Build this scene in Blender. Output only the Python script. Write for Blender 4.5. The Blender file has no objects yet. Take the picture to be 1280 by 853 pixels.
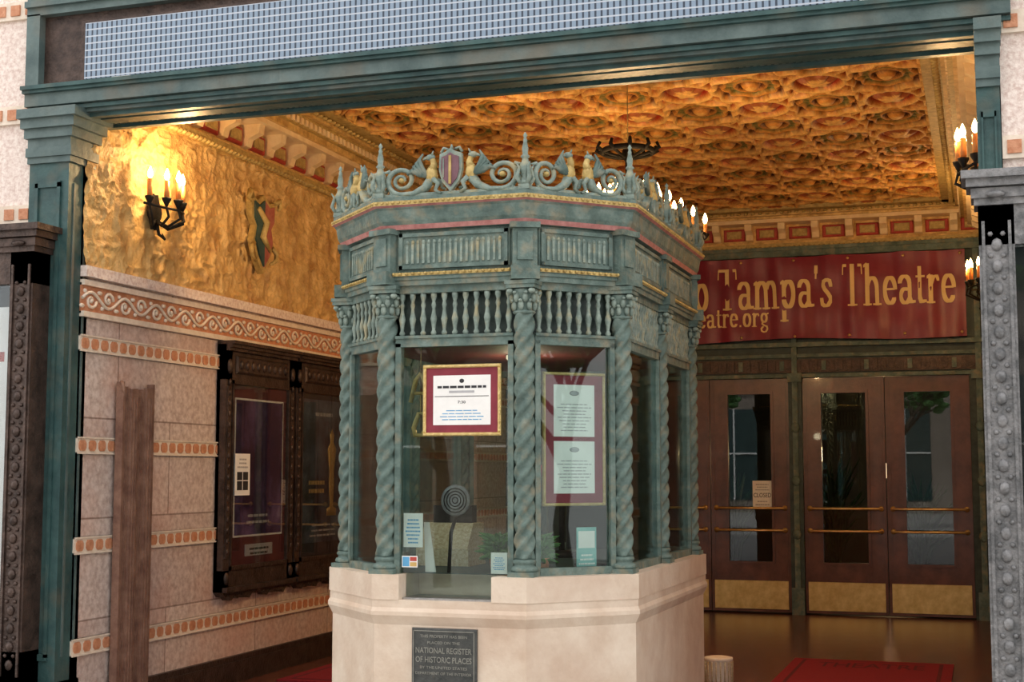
import bpy, math, random
import numpy as np
from mathutils import Vector, Matrix
random.seed(3); np.random.seed(3)
S=bpy.context.scene
COL=S.collection
try: S.view_settings.view_transform='Standard'
except Exception as e: print(e)
pi=math.pi; sin=math.sin; cos=math.cos
# ------------------------------------------------------------ materials
def nt(name):
    m=bpy.data.materials.new(name); m.use_nodes=True
    t=m.node_tree; t.nodes.clear()
    out=t.nodes.new('ShaderNodeOutputMaterial')
    return m,t,out
def mat(name,c1,c2=None,scale=6,rough=.6,metal=0,bump=0,bscale=30,lo=.35,hi=.65,coat=0,c3=None,attr=False,spec=.5,joint=None,stain=None):
    m,t,out=nt(name)
    b=t.nodes.new('ShaderNodeBsdfPrincipled'); L=t.links
    b.inputs['Roughness'].default_value=rough; b.inputs['Metallic'].default_value=metal
    b.inputs['Coat Weight'].default_value=coat; b.inputs['Specular IOR Level'].default_value=spec
    L.new(b.outputs[0],out.inputs[0])
    tc=t.nodes.new('ShaderNodeTexCoord')
    n=t.nodes.new('ShaderNodeTexNoise'); n.inputs['Scale'].default_value=scale; n.inputs['Detail'].default_value=7
    n.inputs['Roughness'].default_value=.65
    L.new(tc.outputs['Object'],n.inputs['Vector'])
    r=t.nodes.new('ShaderNodeValToRGB'); L.new(n.outputs['Fac'],r.inputs[0])
    c2=c2 or tuple(min(1,x*1.25) for x in c1)
    r.color_ramp.elements[0].position=lo; r.color_ramp.elements[0].color=(*c1,1)
    r.color_ramp.elements[1].position=hi; r.color_ramp.elements[1].color=(*c2,1)
    if c3:
        e=r.color_ramp.elements.new((lo+hi)/2); e.color=(*c3,1)
    col=r.outputs[0]
    if stain:
        n3=t.nodes.new('ShaderNodeTexNoise'); n3.inputs['Scale'].default_value=stain[1]; n3.inputs['Detail'].default_value=6
        L.new(tc.outputs['Object'],n3.inputs['Vector'])
        r3=t.nodes.new('ShaderNodeValToRGB'); r3.color_ramp.elements[0].position=.5; r3.color_ramp.elements[1].position=.72
        r3.color_ramp.elements[1].color=(stain[2],)*3+(1,)
        L.new(n3.outputs['Fac'],r3.inputs[0])
        mx=t.nodes.new('ShaderNodeMix'); mx.data_type='RGBA'; L.new(r3.outputs[0],mx.inputs[0]); L.new(col,mx.inputs[6]); mx.inputs[7].default_value=(*stain[0],1); col=mx.outputs[2]
    if attr:
        a=t.nodes.new('ShaderNodeAttribute'); a.attribute_name='Col'
        mx=t.nodes.new('ShaderNodeMix'); mx.data_type='RGBA'; mx.blend_type='MULTIPLY'; mx.inputs[0].default_value=1
        L.new(a.outputs[0],mx.inputs[6]); L.new(col,mx.inputs[7]); col=mx.outputs[2]
    if joint:
        ax,w,h,jc=joint
        sp=t.nodes.new('ShaderNodeSeparateXYZ'); L.new(tc.outputs['Object'],sp.inputs[0])
        cb=t.nodes.new('ShaderNodeCombineXYZ'); L.new(sp.outputs[ax[0]],cb.inputs[0]); L.new(sp.outputs[ax[1]],cb.inputs[1])
        bk=t.nodes.new('ShaderNodeTexBrick'); L.new(cb.outputs[0],bk.inputs[0])
        bk.inputs['Scale'].default_value=1; bk.inputs['Brick Width'].default_value=w; bk.inputs['Row Height'].default_value=h
        bk.inputs['Mortar Size'].default_value=.006
        bk.inputs['Color1'].default_value=(1,1,1,1); bk.inputs['Color2'].default_value=(.88,.85,.85,1); bk.inputs['Mortar'].default_value=(*jc,1)
        mx=t.nodes.new('ShaderNodeMix'); mx.data_type='RGBA'; mx.blend_type='MULTIPLY'; mx.inputs[0].default_value=1
        L.new(col,mx.inputs[6]); L.new(bk.outputs[0],mx.inputs[7]); col=mx.outputs[2]
    L.new(col,b.inputs['Base Color'])
    if bump:
        n2=t.nodes.new('ShaderNodeTexNoise'); n2.inputs['Scale'].default_value=bscale; n2.inputs['Detail'].default_value=5
        L.new(tc.outputs['Object'],n2.inputs['Vector'])
        bp=t.nodes.new('ShaderNodeBump'); bp.inputs['Strength'].default_value=bump; bp.inputs['Distance'].default_value=.02
        L.new(n2.outputs['Fac'],bp.inputs['Height']); L.new(bp.outputs[0],b.inputs['Normal'])
    return m
def emis(name,c,s):
    m,t,out=nt(name); e=t.nodes.new('ShaderNodeEmission'); e.inputs[0].default_value=(*c,1); e.inputs[1].default_value=s
    t.links.new(e.outputs[0],out.inputs[0]); return m
def glassm(name,tint=(.8,.9,.88),base=.12,gain=1.0):
    m,t,out=nt(name); L=t.links
    tr=t.nodes.new('ShaderNodeBsdfTransparent'); tr.inputs[0].default_value=(*tint,1)
    gl=t.nodes.new('ShaderNodeBsdfGlossy'); gl.inputs['Roughness'].default_value=.01; gl.inputs[0].default_value=(.9,.95,1,1)
    fz=t.nodes.new('ShaderNodeFresnel'); fz.inputs[0].default_value=1.5
    ma=t.nodes.new('ShaderNodeMath'); ma.operation='MULTIPLY_ADD'; ma.inputs[1].default_value=gain; ma.inputs[2].default_value=base
    ma.use_clamp=True
    L.new(fz.outputs[0],ma.inputs[0])
    mx=t.nodes.new('ShaderNodeMixShader'); L.new(ma.outputs[0],mx.inputs[0]); L.new(tr.outputs[0],mx.inputs[1]); L.new(gl.outputs[0],mx.inputs[2])
    L.new(mx.outputs[0],out.inputs[0]); return m
DUST=(.32,.26,.16)
GREEN=mat('verdigris',(.060,.100,.090),(.205,.275,.245),9,.65,.05,.35,45,.3,.7,c3=(.115,.175,.155),stain=(DUST,14,.55))
GREENL=mat('verdigris_light',(.12,.175,.155),(.33,.41,.355),16,.6,.05,.4,50,.3,.7,stain=((.44,.34,.15),12,.65))
GREEND=mat('verdigris_dark',(.015,.028,.026),(.045,.07,.062),8,.5,.1,.2,40)
TEAL=mat('teal_paint',(.020,.058,.060),(.05,.115,.112),5,.5,.1,.25,25,stain=((.12,.12,.09),7,.5))
BLUEG=mat('blue_green_paint',(.055,.095,.095),(.13,.185,.18),4,.5,.1,.25,25,stain=((.20,.16,.11),3,.6))
GOLDP=mat('old_gold_paint',(.46,.27,.08),(.88,.62,.24),10,.5,.1,.5,40)
GOLDD=mat('dull_gold',(.36,.25,.08),(.62,.46,.17),20,.5,.2,.3,40)
STUC=mat('gold_stucco',(.42,.24,.07),(.85,.58,.24),6,.55,0,1.0,26,.3,.7,stain=((.30,.12,.03),5,.65))
CREAM=mat('cream_plaster',(.80,.60,.33),(.92,.75,.47),8,.6,0,.3,30)
REDP=mat('red_paint',(.35,.035,.03),(.52,.07,.05),12,.5,0,.2,30)
FADR=mat('faded_red_paint',(.30,.07,.05),(.45,.16,.12),12,.6)
PINKL=mat('pinkish_red_line',(.36,.13,.12),(.52,.24,.22),20,.5,0,.2,30)
STONE=mat('pink_granite',(.66,.50,.44),(.93,.82,.75),34,.55,0,.25,60,.36,.6)
STONEW=mat('pink_granite_wall',(.50,.38,.33),(.76,.65,.59),26,.55,0,.25,60,.36,.62,joint=((1,2),1.3,.65,(.5,.45,.42)),stain=((.66,.34,.24),1.4,.5))
BASEST=mat('cream_limestone',(.62,.47,.35),(.84,.73,.60),3.2,.45,0,.15,30,.3,.7,stain=((.52,.34,.24),2.2,.5))
TERRA=mat('terracotta',(.50,.19,.09),(.66,.32,.18),25,.6,0,.3,60)
TILECR=mat('cream_tile',(.72,.60,.48),(.86,.76,.64),20,.5)
BROWN=mat('dark_bronze',(.035,.022,.018),(.10,.065,.052),12,.42,.4,.35,50)
GREYB=mat('grey_bronze',(.11,.115,.12),(.28,.28,.285),14,.5,.3,.4,50)
WOOD=mat('dark_red_wood',(.085,.026,.018),(.165,.058,.038),5,.33,0,.1,30,coat=.2)
BRASS=mat('brass',(.62,.40,.14),(.82,.60,.26),9,.32,.8,.05,20)
IRON=mat('black_iron',(.008,.008,.008),(.02,.018,.016),20,.7,.0,.2,50,spec=.2)
CANDLE=mat('candle_wax',(.80,.26,.06),(.95,.42,.12),20,.5)
FLAME=emis('flame_bulb',(1,.60,.22),32)
MAROON=mat('maroon_vinyl',(.19,.010,.032),(.25,.016,.045),3,.4,0,.05,10)
BTEXT=mat('banner_lettering',(.84,.60,.24),(.90,.68,.32),5,.5)
PAPER=mat('white_paper',(.86,.86,.84),(.93,.93,.91),10,.6)
INK=mat('black_ink',(.02,.02,.025),(.03,.03,.035),10,.6)
GREYI=mat('grey_ink',(.40,.40,.42),(.5,.5,.52),10,.6)
BLUEI=mat('blue_ink',(.1,.35,.6),(.12,.4,.7),10,.6)
MATB=mat('maroon_mat_board',(.20,.02,.035),(.26,.03,.05),10,.7)
MATDK=mat('dark_plum_board',(.10,.018,.026),(.14,.03,.038),10,.6)
GILT=mat('gilt_frame',(.60,.42,.14),(.80,.62,.28),30,.35,.6,.4,80)
CHROME=mat('brushed_steel',(.35,.36,.37),(.5,.5,.52),30,.3,.9)
GLASS=glassm('booth_glass',(.88,.94,.92),.0,.75)
GLASS2=glassm('door_glass',(.62,.66,.66),.01,1.0)
GLASS3=glassm('case_glass',(.95,.97,.97),.0,.5)
FLOORM=mat('quarry_tile',(.12,.042,.028),(.22,.085,.055),7,.24,0,.06,12,joint=((0,1),.22,.22,(.45,.4,.36)))
PAVE=mat('pavement',(.36,.34,.32),(.48,.46,.43),9,.8,0,.2,40)
GATEM=mat('rusty_brown_metal',(.18,.09,.065),(.33,.19,.135),9,.6,.1,.3,40)
MATM=mat('red_carpet',(.22,.006,.014),(.31,.012,.022),60,.95,0,.6,200)
MATT=mat('dark_red_print',(.09,.004,.008),(.13,.008,.012),60,.95)
DARK=mat('dark_interior',(.012,.012,.012),(.025,.022,.02),5,.8)
DTEAL=mat('dark_teal_interior',(.015,.04,.04),(.03,.07,.068),5,.6)
DRED=mat('dark_red_interior',(.08,.012,.012),(.14,.022,.02),5,.7)
PLQ=mat('plaque_bronze',(.05,.055,.055),(.10,.105,.10),14,.45,.5,.2,60)
PLQT=mat('plaque_lettering',(.26,.26,.235),(.36,.36,.32),14,.4,.5)
LEAF=mat('leaf_green',(.04,.13,.03),(.12,.30,.07),20,.6)
BARK=mat('bark',(.08,.06,.05),(.16,.13,.10),20,.9)
TAN=mat('tan_masonry',(.26,.22,.18),(.36,.31,.26),1,.8,joint=((0,2),1.2,.5,(.7,.7,.7)))
POSTA=mat('poster_purple',(.04,.02,.07),(.75,.66,.85),2.4,.35,0,0,10,.46,.80,c3=(.20,.13,.30))
POSTB=mat('poster_black_blue',(.018,.022,.035),(.22,.28,.38),3,.35,0,0,10,.42,.8)
POSTC=mat('poster_pale',(.75,.72,.7),(.9,.9,.9),2,.4)
TURQ=mat('turquoise_print',(.15,.45,.45),(.35,.65,.62),8,.5)
WICK=mat('woven_straw',(.45,.33,.18),(.7,.58,.4),60,.8,0,.6,120)
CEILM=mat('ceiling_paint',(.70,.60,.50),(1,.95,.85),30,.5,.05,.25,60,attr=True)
def ledmat():
    m,t,out=nt('led_grid'); L=t.links
    b=t.nodes.new('ShaderNodeBsdfPrincipled'); b.inputs['Roughness'].default_value=.4
    L.new(b.outputs[0],out.inputs[0])
    tc=t.nodes.new('ShaderNodeTexCoord'); sp=t.nodes.new('ShaderNodeSeparateXYZ'); L.new(tc.outputs['Object'],sp.inputs[0])
    def M(op,a,bb=None,v=None):
        n=t.nodes.new('ShaderNodeMath'); n.operation=op; L.new(a,n.inputs[0])
        if bb is not None: L.new(bb,n.inputs[1])
        if v is not None: n.inputs[1].default_value=v
        return n.outputs[0]
    fx=M('FRACT',M('MULTIPLY',sp.outputs[0],v=1/.036)); fz=M('FRACT',M('MULTIPLY',sp.outputs[2],v=1/.0445))
    gx=M('GREATER_THAN',fx,v=.34); gz=M('GREATER_THAN',fz,v=.20)
    bx=M('GREATER_THAN',M('FRACT',M('MULTIPLY',sp.outputs[0],v=1/.36)),v=.03)
    c=M('MULTIPLY',gx,bx)
    mx=t.nodes.new('ShaderNodeMix'); mx.data_type='RGBA'; L.new(c,mx.inputs[0])
    mx.inputs[6].default_value=(.030,.045,.07,1); mx.inputs[7].default_value=(.20,.27,.36,1)
    m2=t.nodes.new('ShaderNodeMix'); m2.data_type='RGBA'; L.new(gz,m2.inputs[0]); m2.inputs[6].default_value=(.42,.46,.52,1); L.new(mx.outputs[2],m2.inputs[7])
    L.new(m2.outputs[2],b.inputs['Base Color'])
    L.new(m2.outputs[2],b.inputs['Emission Color']); b.inputs['Emission Strength'].default_value=.22  # weak emission stands in for sky reflected on the unlit cells
    return m
LED=ledmat()
# ------------------------------------------------------------ mesh builder
TC={}
def textmesh(body):
    if body in TC: return TC[body]
    cu=bpy.data.curves.new('t','FONT'); cu.body=body; cu.size=1; cu.resolution_u=3; cu.offset=.008
    o=bpy.data.objects.new('t',cu); COL.objects.link(o); bpy.context.view_layer.update()
    me=bpy.data.meshes.new_from_object(o.evaluated_get(bpy.context.evaluated_depsgraph_get()))
    vs=np.array([v.co[:] for v in me.vertices]); fs=[tuple(p.vertices) for p in me.polygons]
    bpy.data.objects.remove(o); bpy.data.curves.remove(cu); bpy.data.meshes.remove(me)
    mn=vs.min(0); mx=vs.max(0); vs=(vs-mn)/np.maximum(mx-mn,1e-6)
    vs[:,2]=0
    TC[body]=(vs,fs); return TC[body]
# broad-pen serif lettering
def arc(cx,cy,rx,ry,a0,a1,n=14): return [(cx+rx*cos(math.radians(a0+(a1-a0)*i/n)),cy+ry*sin(math.radians(a0+(a1-a0)*i/n))) for i in range(n+1)]
W_,T_=.25,.085
def st(*p,w=W_,t=T_): return (list(p),w,t)
def sf(x,y,h=.22): return ([(x-h,y),(x+h,y)],.04,.06)
GL={' ':(.5,[]),
'T':(1.22,[st((.6,.03),(.6,1.37)),sf(.6,.03,.26),([(.08,1.37),(1.12,1.37)],.04,.10),([(.07,1.37),(.05,1.08)],.06,.05),([(1.13,1.37),(1.15,1.08)],.06,.05)]),
'o':(.98,[(arc(.48,.48,.31,.44,0,360,28),W_,T_)]),
'a':(.95,[(arc(.38,.66,.28,.27,165,0,12)+[(.66,.2),(.72,.06),(.88,.08)],.22,T_),(arc(.40,.27,.24,.24,60,330,16)+[(.66,.2)],.19,T_)]),
'm':(1.62,[st((.24,.03),(.24,.9)),st((.06,.86),(.2,.93),w=.06),(arc(.50,.60,.25,.33,160,0,12)+[(.78,.03)],.22,T_),(arc(1.04,.60,.25,.33,160,0,12)+[(1.32,.03)],.22,T_),sf(.24,.03),sf(.78,.03),sf(1.34,.03)]),
'p':(1.04,[st((.24,-.42),(.24,.9)),st((.06,.86),(.2,.93),w=.06),(arc(.5,.48,.30,.45,150,-150,20),W_,T_),sf(.24,-.42)]),
"'":(.36,[([(.17,1.38),(.15,1.2)],.2,.1),([(.15,1.2),(.13,1.0)],.1,.06)]),
's':(.82,[([(.66,.72),(.6,.88),(.42,.93),(.24,.87),(.2,.73),(.3,.6),(.5,.45),(.62,.33),(.62,.18),(.48,.05),(.3,.03),(.15,.1),(.11,.27)],.19,T_)]),
'h':(1.08,[st((.24,.03),(.24,1.38)),st((.06,1.33),(.2,1.40),w=.06),(arc(.52,.58,.27,.35,160,0,12)+[(.80,.03)],.22,T_),sf(.24,.03),sf(.80,.03)]),
'e':(.92,[([(.2,.52),(.7,.52)],.06,.07),(arc(.46,.48,.30,.44,8,320,24),.22,T_)]),
't':(.66,[([(.28,1.2),(.28,.2),(.36,.05),(.56,.08)],.21,T_),([(.08,.9),(.56,.9)],.04,.07)]),
'r':(.78,[st((.24,.03),(.24,.9)),st((.06,.86),(.2,.93),w=.06),([(.3,.66),(.42,.88),(.6,.90),(.66,.78)],.14,T_),sf(.24,.03)]),
'.':(.36,[([(.17,.07),(.18,.07)],.16,.13)]),
'g':(.98,[(arc(.42,.62,.25,.30,0,360,24),.2,T_),([(.62,.86),(.86,.92)],.06,.08),([(.3,.34),(.22,.2),(.4,.1),(.68,.02),(.74,-.16),(.6,-.34),(.38,-.38),(.18,-.3),(.14,-.14),(.3,0)],.15,.07)])}
def hull(P):
    P=sorted(set(P)); 
    def half(P):
        h=[]
        for p in P:
            while len(h)>1 and (h[-1][0]-h[-2][0])*(p[1]-h[-2][1])-(h[-1][1]-h[-2][1])*(p[0]-h[-2][0])<=0: h.pop()
            h.append(p)
        return h
    a=half(P); b=half(P[::-1]); return a[:-1]+b[:-1]
def serif(body):
    x=0; out=[]; starts=[]
    for ci,ch in enumerate(body):
        adv,ss=GL[ch]; starts.append(x)
        for pts,w,t in ss:
            for p,q in zip(pts,pts[1:]):
                c=[(round(x+a+i*w/2,4),round(b+j*t/2,4)) for a,b in (p,q) for i in (-1,1) for j in (-1,1)]
                out.append((ci,hull(c)))
        x+=adv
    return out,starts,x
def fr(o,right=(1,0,0),up=(0,0,1)):
    r=Vector(right).normalized(); u=Vector(up); n=r.cross(u)
    return Matrix(((r.x,u.x,n.x,o[0]),(r.y,u.y,n.y,o[1]),(r.z,u.z,n.z,o[2]),(0,0,0,1)))
class MB:
    def __init__(s,T=None): s.v=[];s.f=[];s.m=[];s.s=[];s.T=T or Matrix.Identity(4)
    def add(s,vs,fs,m=0,sm=False):
        n=len(s.v); T=s.T
        s.v+=[tuple(T@Vector(p)) for p in vs]
        for f in fs: s.f.append(tuple(i+n for i in f)); s.m.append(m); s.s.append(sm)
        return s
    def box(s,x0,x1,y0,y1,z0,z1,m=0):
        return s.add([(x0,y0,z0),(x1,y0,z0),(x1,y1,z0),(x0,y1,z0),(x0,y0,z1),(x1,y0,z1),(x1,y1,z1),(x0,y1,z1)],
          [(0,3,2,1),(4,5,6,7),(0,1,5,4),(1,2,6,5),(2,3,7,6),(3,0,4,7)],m)
    def bev(s,x0,x1,y0,y1,z0,z1,b=.01,m=0):
        return s.add([(x0,y0,z0),(x1,y0,z0),(x1,y1,z0),(x0,y1,z0),(x0,y0,z1-b),(x1,y0,z1-b),(x1,y1,z1-b),(x0,y1,z1-b),
          (x0+b,y0+b,z1),(x1-b,y0+b,z1),(x1-b,y1-b,z1),(x0+b,y1-b,z1)],
          [(0,3,2,1),(0,1,5,4),(1,2,6,5),(2,3,7,6),(3,0,4,7),(4,5,9,8),(5,6,10,9),(6,7,11,10),(7,4,8,11),(8,9,10,11)],m)
    def loft(s,rings,m=0,cap=True,sm=False,ms=None):
        n=len(rings[0]); vs=[p for r in rings for p in r]; 
        k=len(s.v); T=s.T
        s.v+=[tuple(T@Vector(p)) for p in vs]
        for j in range(len(rings)-1):
            mm=ms[j] if ms else m
            for i in range(n):
                i2=(i+1)%n
                s.f.append((k+j*n+i,k+j*n+i2,k+(j+1)*n+i2,k+(j+1)*n+i)); s.m.append(mm); s.s.append(sm)
        if cap:
            s.f.append(tuple(k+i for i in reversed(range(n)))); s.m.append(ms[0] if ms else m); s.s.append(False)
            s.f.append(tuple(k+(len(rings)-1)*n+i for i in range(n))); s.m.append(ms[-1] if ms else m); s.s.append(False)
        return s
    def lathe(s,prof,c=(0,0,0),n=14,m=0,ax='z',sm=True):
        R=[]
        for r,h in prof:
            ring=[]
            for i in range(n):
                a=2*pi*i/n
                if ax=='z': ring.append((c[0]+r*cos(a),c[1]+r*sin(a),c[2]+h))
                elif ax=='y': ring.append((c[0]+r*sin(a),c[1]+h,c[2]+r*cos(a)))
                else: ring.append((c[0]+h,c[1]+r*cos(a),c[2]+r*sin(a)))
            R.append(ring)
        return s.loft(R,m,True,sm)
    def tube(s,pts,rad,n=7,m=0,closed=False):
        P=[Vector(p) for p in pts]; N=len(P)
        if not hasattr(rad,'__len__'): rad=[rad]*N
        R=[]; ref=None
        for i in range(N):
            t=(P[min(i+1,N-1)]-P[max(i-1,0)])
            if closed: t=P[(i+1)%N]-P[i-1]
            t=t.normalized() if t.length>1e-9 else Vector((0,0,1))
            if ref is None:
                ref=Vector((0,0,1)) if abs(t.z)<.9 else Vector((1,0,0))
            a=(ref-t*ref.dot(t)); a=a.normalized() if a.length>1e-6 else t.orthogonal().normalized()
            b=t.cross(a); ref=a
            R.append([tuple(P[i]+(a*cos(2*pi*k/n)+b*sin(2*pi*k/n))*rad[i]) for k in range(n)])
        if closed: R.append(R[0])
        return s.loft(R,m,not closed,True)
    def prism(s,poly,z0,z1,m=0,mt=None):
        n=len(poly)
        s.add([(x,y,z0) for x,y in poly]+[(x,y,z1) for x,y in poly],[tuple(reversed(range(n)))]+[(i,(i+1)%n,n+(i+1)%n,n+i) for i in range(n)],m)
        s.add([(x,y,z1) for x,y in poly],[tuple(range(n))],m if mt is None else mt)
        return s
    def ell(s,c,r,m=0,n=12,k=8):
        R=[]
        for j in range(k+1):
            a=pi*(j/k-.5); rr=max(cos(a),.02)
            R.append([(c[0]+r[0]*rr*cos(2*pi*i/n),c[1]+r[1]*rr*sin(2*pi*i/n),c[2]+r[2]*sin(a)) for i in range(n)])
        return s.loft(R,m,True,True)
    def text(s,body,x0,x1,y0,y1,z,m=0):
        vs,fs=textmesh(body)
        return s.add([(x0+(x1-x0)*p[0],y0+(y1-y0)*p[1],z) for p in vs],fs,m)
    def lines(s,x0,x1,y0,y1,n,z,m=0,fill=.4):
        rr=random.Random(int(x0*1000)+n); h=(y1-y0)/n
        for i in range(n):
            w=(x1-x0)*rr.uniform(.6,1); cx=(x0+x1)/2; yy=y0+i*h
            x=cx-w/2
            while x<cx+w/2:
                ww=rr.uniform(.08,.2)*(x1-x0)
                e=min(x+ww,cx+w/2)
                s.add([(x,yy,z),(e,yy,z),(e,yy+h*fill,z),(x,yy+h*fill,z)],[(0,1,2,3)],m); x+=ww+.02*(x1-x0)
        return s
WL={}
def props(o,label=None,cat=None,kind=None,group=None):
    if label: o['label']=label
    if cat: o['category']=cat
    if kind: o['kind']=kind
    if group: o['group']=group
def mk(mb,name,mats,parent=None,label=None,cat=None,kind=None,group=None,recalc=True,base=False):
    me=bpy.data.meshes.new(name); vs=np.array(mb.v); mn=vs.min(0); mx=vs.max(0); c=(mn+mx)/2
    if parent is None: c[2]=mn[2]
    me.from_pydata((vs-c).tolist(),[],mb.f)
    for m in (mats if isinstance(mats,(list,tuple)) else [mats]): me.materials.append(m)
    me.polygons.foreach_set('material_index',mb.m); me.polygons.foreach_set('use_smooth',mb.s)
    if recalc:
        import bmesh
        bm=bmesh.new(); bm.from_mesh(me); bmesh.ops.recalc_face_normals(bm,faces=bm.faces); bm.to_mesh(me); bm.free()
    me.update()
    o=bpy.data.objects.new(name,me); COL.objects.link(o)
    c=Vector(c); p0=WL[parent.name] if parent else Vector((0,0,0))
    o.parent=parent; o.location=c-p0; WL[o.name]=c
    props(o,label,cat,kind,group); return o
def emp(name,loc,label=None,cat=None,kind=None,group=None,parent=None):
    o=bpy.data.objects.new(name,None); COL.objects.link(o); loc=Vector(loc)
    o.empty_display_size=.1
    p0=WL[parent.name] if parent else Vector((0,0,0)); o.parent=parent; o.location=loc-p0; WL[o.name]=loc
    props(o,label,cat,kind,group); return o
def cp(o,off,parent=None):
    n=o.copy(); COL.objects.link(n); WL[n.name]=WL[o.name]+Vector(off)
    if parent: n.parent=parent; n.location=WL[n.name]-WL[parent.name]
    else: n.location=o.location+Vector(off)
    return n
def light(loc,e,c=(1,.62,.28),r=.03,parent=None):
    l=bpy.data.lights.new('lamp_light','POINT'); l.energy=e; l.color=c; l.shadow_soft_size=r
    o=bpy.data.objects.new('lamp_light',l); COL.objects.link(o); o.parent=parent
    o.location=Vector(loc)-(WL[parent.name] if parent else Vector((0,0,0))); return o
def hfield(xs,ys,H,name,T,mats,kind='structure',cols=None,**kw):
    X,Y=np.meshgrid(xs,ys); P=np.stack([X.ravel(),Y.ravel(),H.ravel(),np.ones(X.size)],1)
    P=(np.array(T)@P.T).T[:,:3]; c=(P.min(0)+P.max(0))/2
    nx,ny=len(xs),len(ys); idx=np.arange(nx*ny).reshape(ny,nx)
    F=np.stack([idx[:-1,:-1].ravel(),idx[:-1,1:].ravel(),idx[1:,1:].ravel(),idx[1:,:-1].ravel()],1)
    me=bpy.data.meshes.new(name); me.from_pydata((P-c).tolist(),[],F.tolist())
    me.polygons.foreach_set('use_smooth',[True]*len(F))
    for m in mats: me.materials.append(m)
    if cols is not None:
        a=me.color_attributes.new('Col','FLOAT_COLOR','POINT'); a.data.foreach_set('color',np.concatenate([cols.reshape(-1,3),np.ones((nx*ny,1))],1).ravel())
    o=bpy.data.objects.new(name,me); COL.objects.link(o); o.location=c; WL[o.name]=Vector(c); props(o,kind=kind,**kw); return o
# ------------------------------------------------------------ SHELL
XL=-5.5; XR=.15; YF=7.7; YB=16.3; ZC=4.55
b=MB().box(XL,XR,YF,YB+.1,-.1,0); mk(b,'floor',FLOORM,kind='structure')
b=MB().box(XL,XR,YB+.1,22,-.1,0); mk(b,'floor.001',DARK,kind='structure')
b=MB().box(-16,16,-26,YF,-.12,0); mk(b,'floor.002',PAVE,kind='structure')
b=MB().box(XL-.25,XL,YF,YB+.1,0,4.9); mk(b,'wall_left',STONEW,kind='structure')
b=MB().box(XR,XR+.2,YF,YB+.1,0,4.9); mk(b,'wall_right',STONEW,kind='structure')
b=MB().box(XL-.25,XR+.2,7.95,YB+.3,ZC+.08,ZC+.3); mk(b,'ceiling',GOLDP,kind='structure')
b=MB().box(-16,16,YF,8.2,4.72,13); b.box(-16,-7.6,YF,8.2,0,4.72); b.box(2,16,YF,8.2,0,4.72); mk(b,'wall_front',STONE,kind='structure')
b=MB().box(XL-.2,XL,YB+.1,22,0,4.6); b.box(XR,XR+.2,YB+.1,22,0,4.6); b.box(XL,XR,22,22.2,0,4.6); b.box(XL-.2,XR+.2,YB+.3,22.2,4.6,4.8)
mk(b,'wall_lobby',DARK,kind='structure')
# carved ceiling
xs=np.linspace(-5.0,-.30,340); ys=np.linspace(7.9,16.05,590); X,Y=np.meshgrid(xs,ys)
a_,b_=1.02,1.28
def near(u0,v0):
    u=(X+2.65)/a_-u0; v=(Y-8.2)/b_-v0
    return (u-np.round(u))*a_,(v-np.round(v))*b_
x1,y1=near(0,0); x2,y2=near(.5,.5)
e1=np.sqrt((x1/.52)**2+(y1/.64)**2); e2=np.sqrt((x2/.52)**2+(y2/.64)**2)
first=e1<e2; e=np.minimum(e1,e2); dx=np.where(first,x1,x2); dy=np.where(first,y1,y2); th=np.arctan2(dy,dx)
def rg(v,w): return np.clip(1.6*np.exp(-(v/w)**2),0,1)
er=e-.57-.055*np.cos(8*th); er2=e-.40-.03*np.cos(8*th)
H=np.zeros_like(X)
H=np.maximum(H,.065*np.sqrt(np.clip(1-(e/.15)**2,0,1)))
H=np.maximum(H,.035*rg(e-.235,.022))
H=np.maximum(H,.022*np.clip(np.cos(12*th)*1.5,0,1)*((e>.25)&(e<.36)))
H=np.maximum(H,.045*rg(er2,.024))
H=np.maximum(H,.020*np.clip(np.cos(20*th)*1.5,0,1)*((er2>.03)&(er<-.04)))
H=np.maximum(H,.070*rg(er,.034))
H=np.maximum(H,.060*rg(e1-e2,.036))
ros=np.zeros_like(X)
for q in ((.5,0),(0,.5)):
    xx,yy=near(*q); rr=np.sqrt(xx**2+(yy*.8)**2); tt=np.arctan2(yy,xx)
    inner=rr<.215
    H=np.where(inner,0,H)
    k=np.clip(1-(rr/(.13+.03*np.cos(6*tt)))**2,0,1); ros=np.maximum(ros,k); H=np.maximum(H,.07*np.sqrt(k))
    H=np.maximum(H,.06*rg(rr-.205,.020))
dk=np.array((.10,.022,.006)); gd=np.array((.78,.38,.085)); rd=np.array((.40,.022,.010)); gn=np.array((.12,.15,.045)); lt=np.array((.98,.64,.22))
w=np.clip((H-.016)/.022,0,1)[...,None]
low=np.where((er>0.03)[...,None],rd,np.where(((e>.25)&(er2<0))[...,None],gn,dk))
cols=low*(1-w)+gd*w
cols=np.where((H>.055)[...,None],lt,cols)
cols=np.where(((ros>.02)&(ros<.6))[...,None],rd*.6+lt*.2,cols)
hfield(xs,ys,-H,'ceiling.001',Matrix.Translation((0,0,ZC+.06)),[CEILM],cols=cols)
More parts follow.
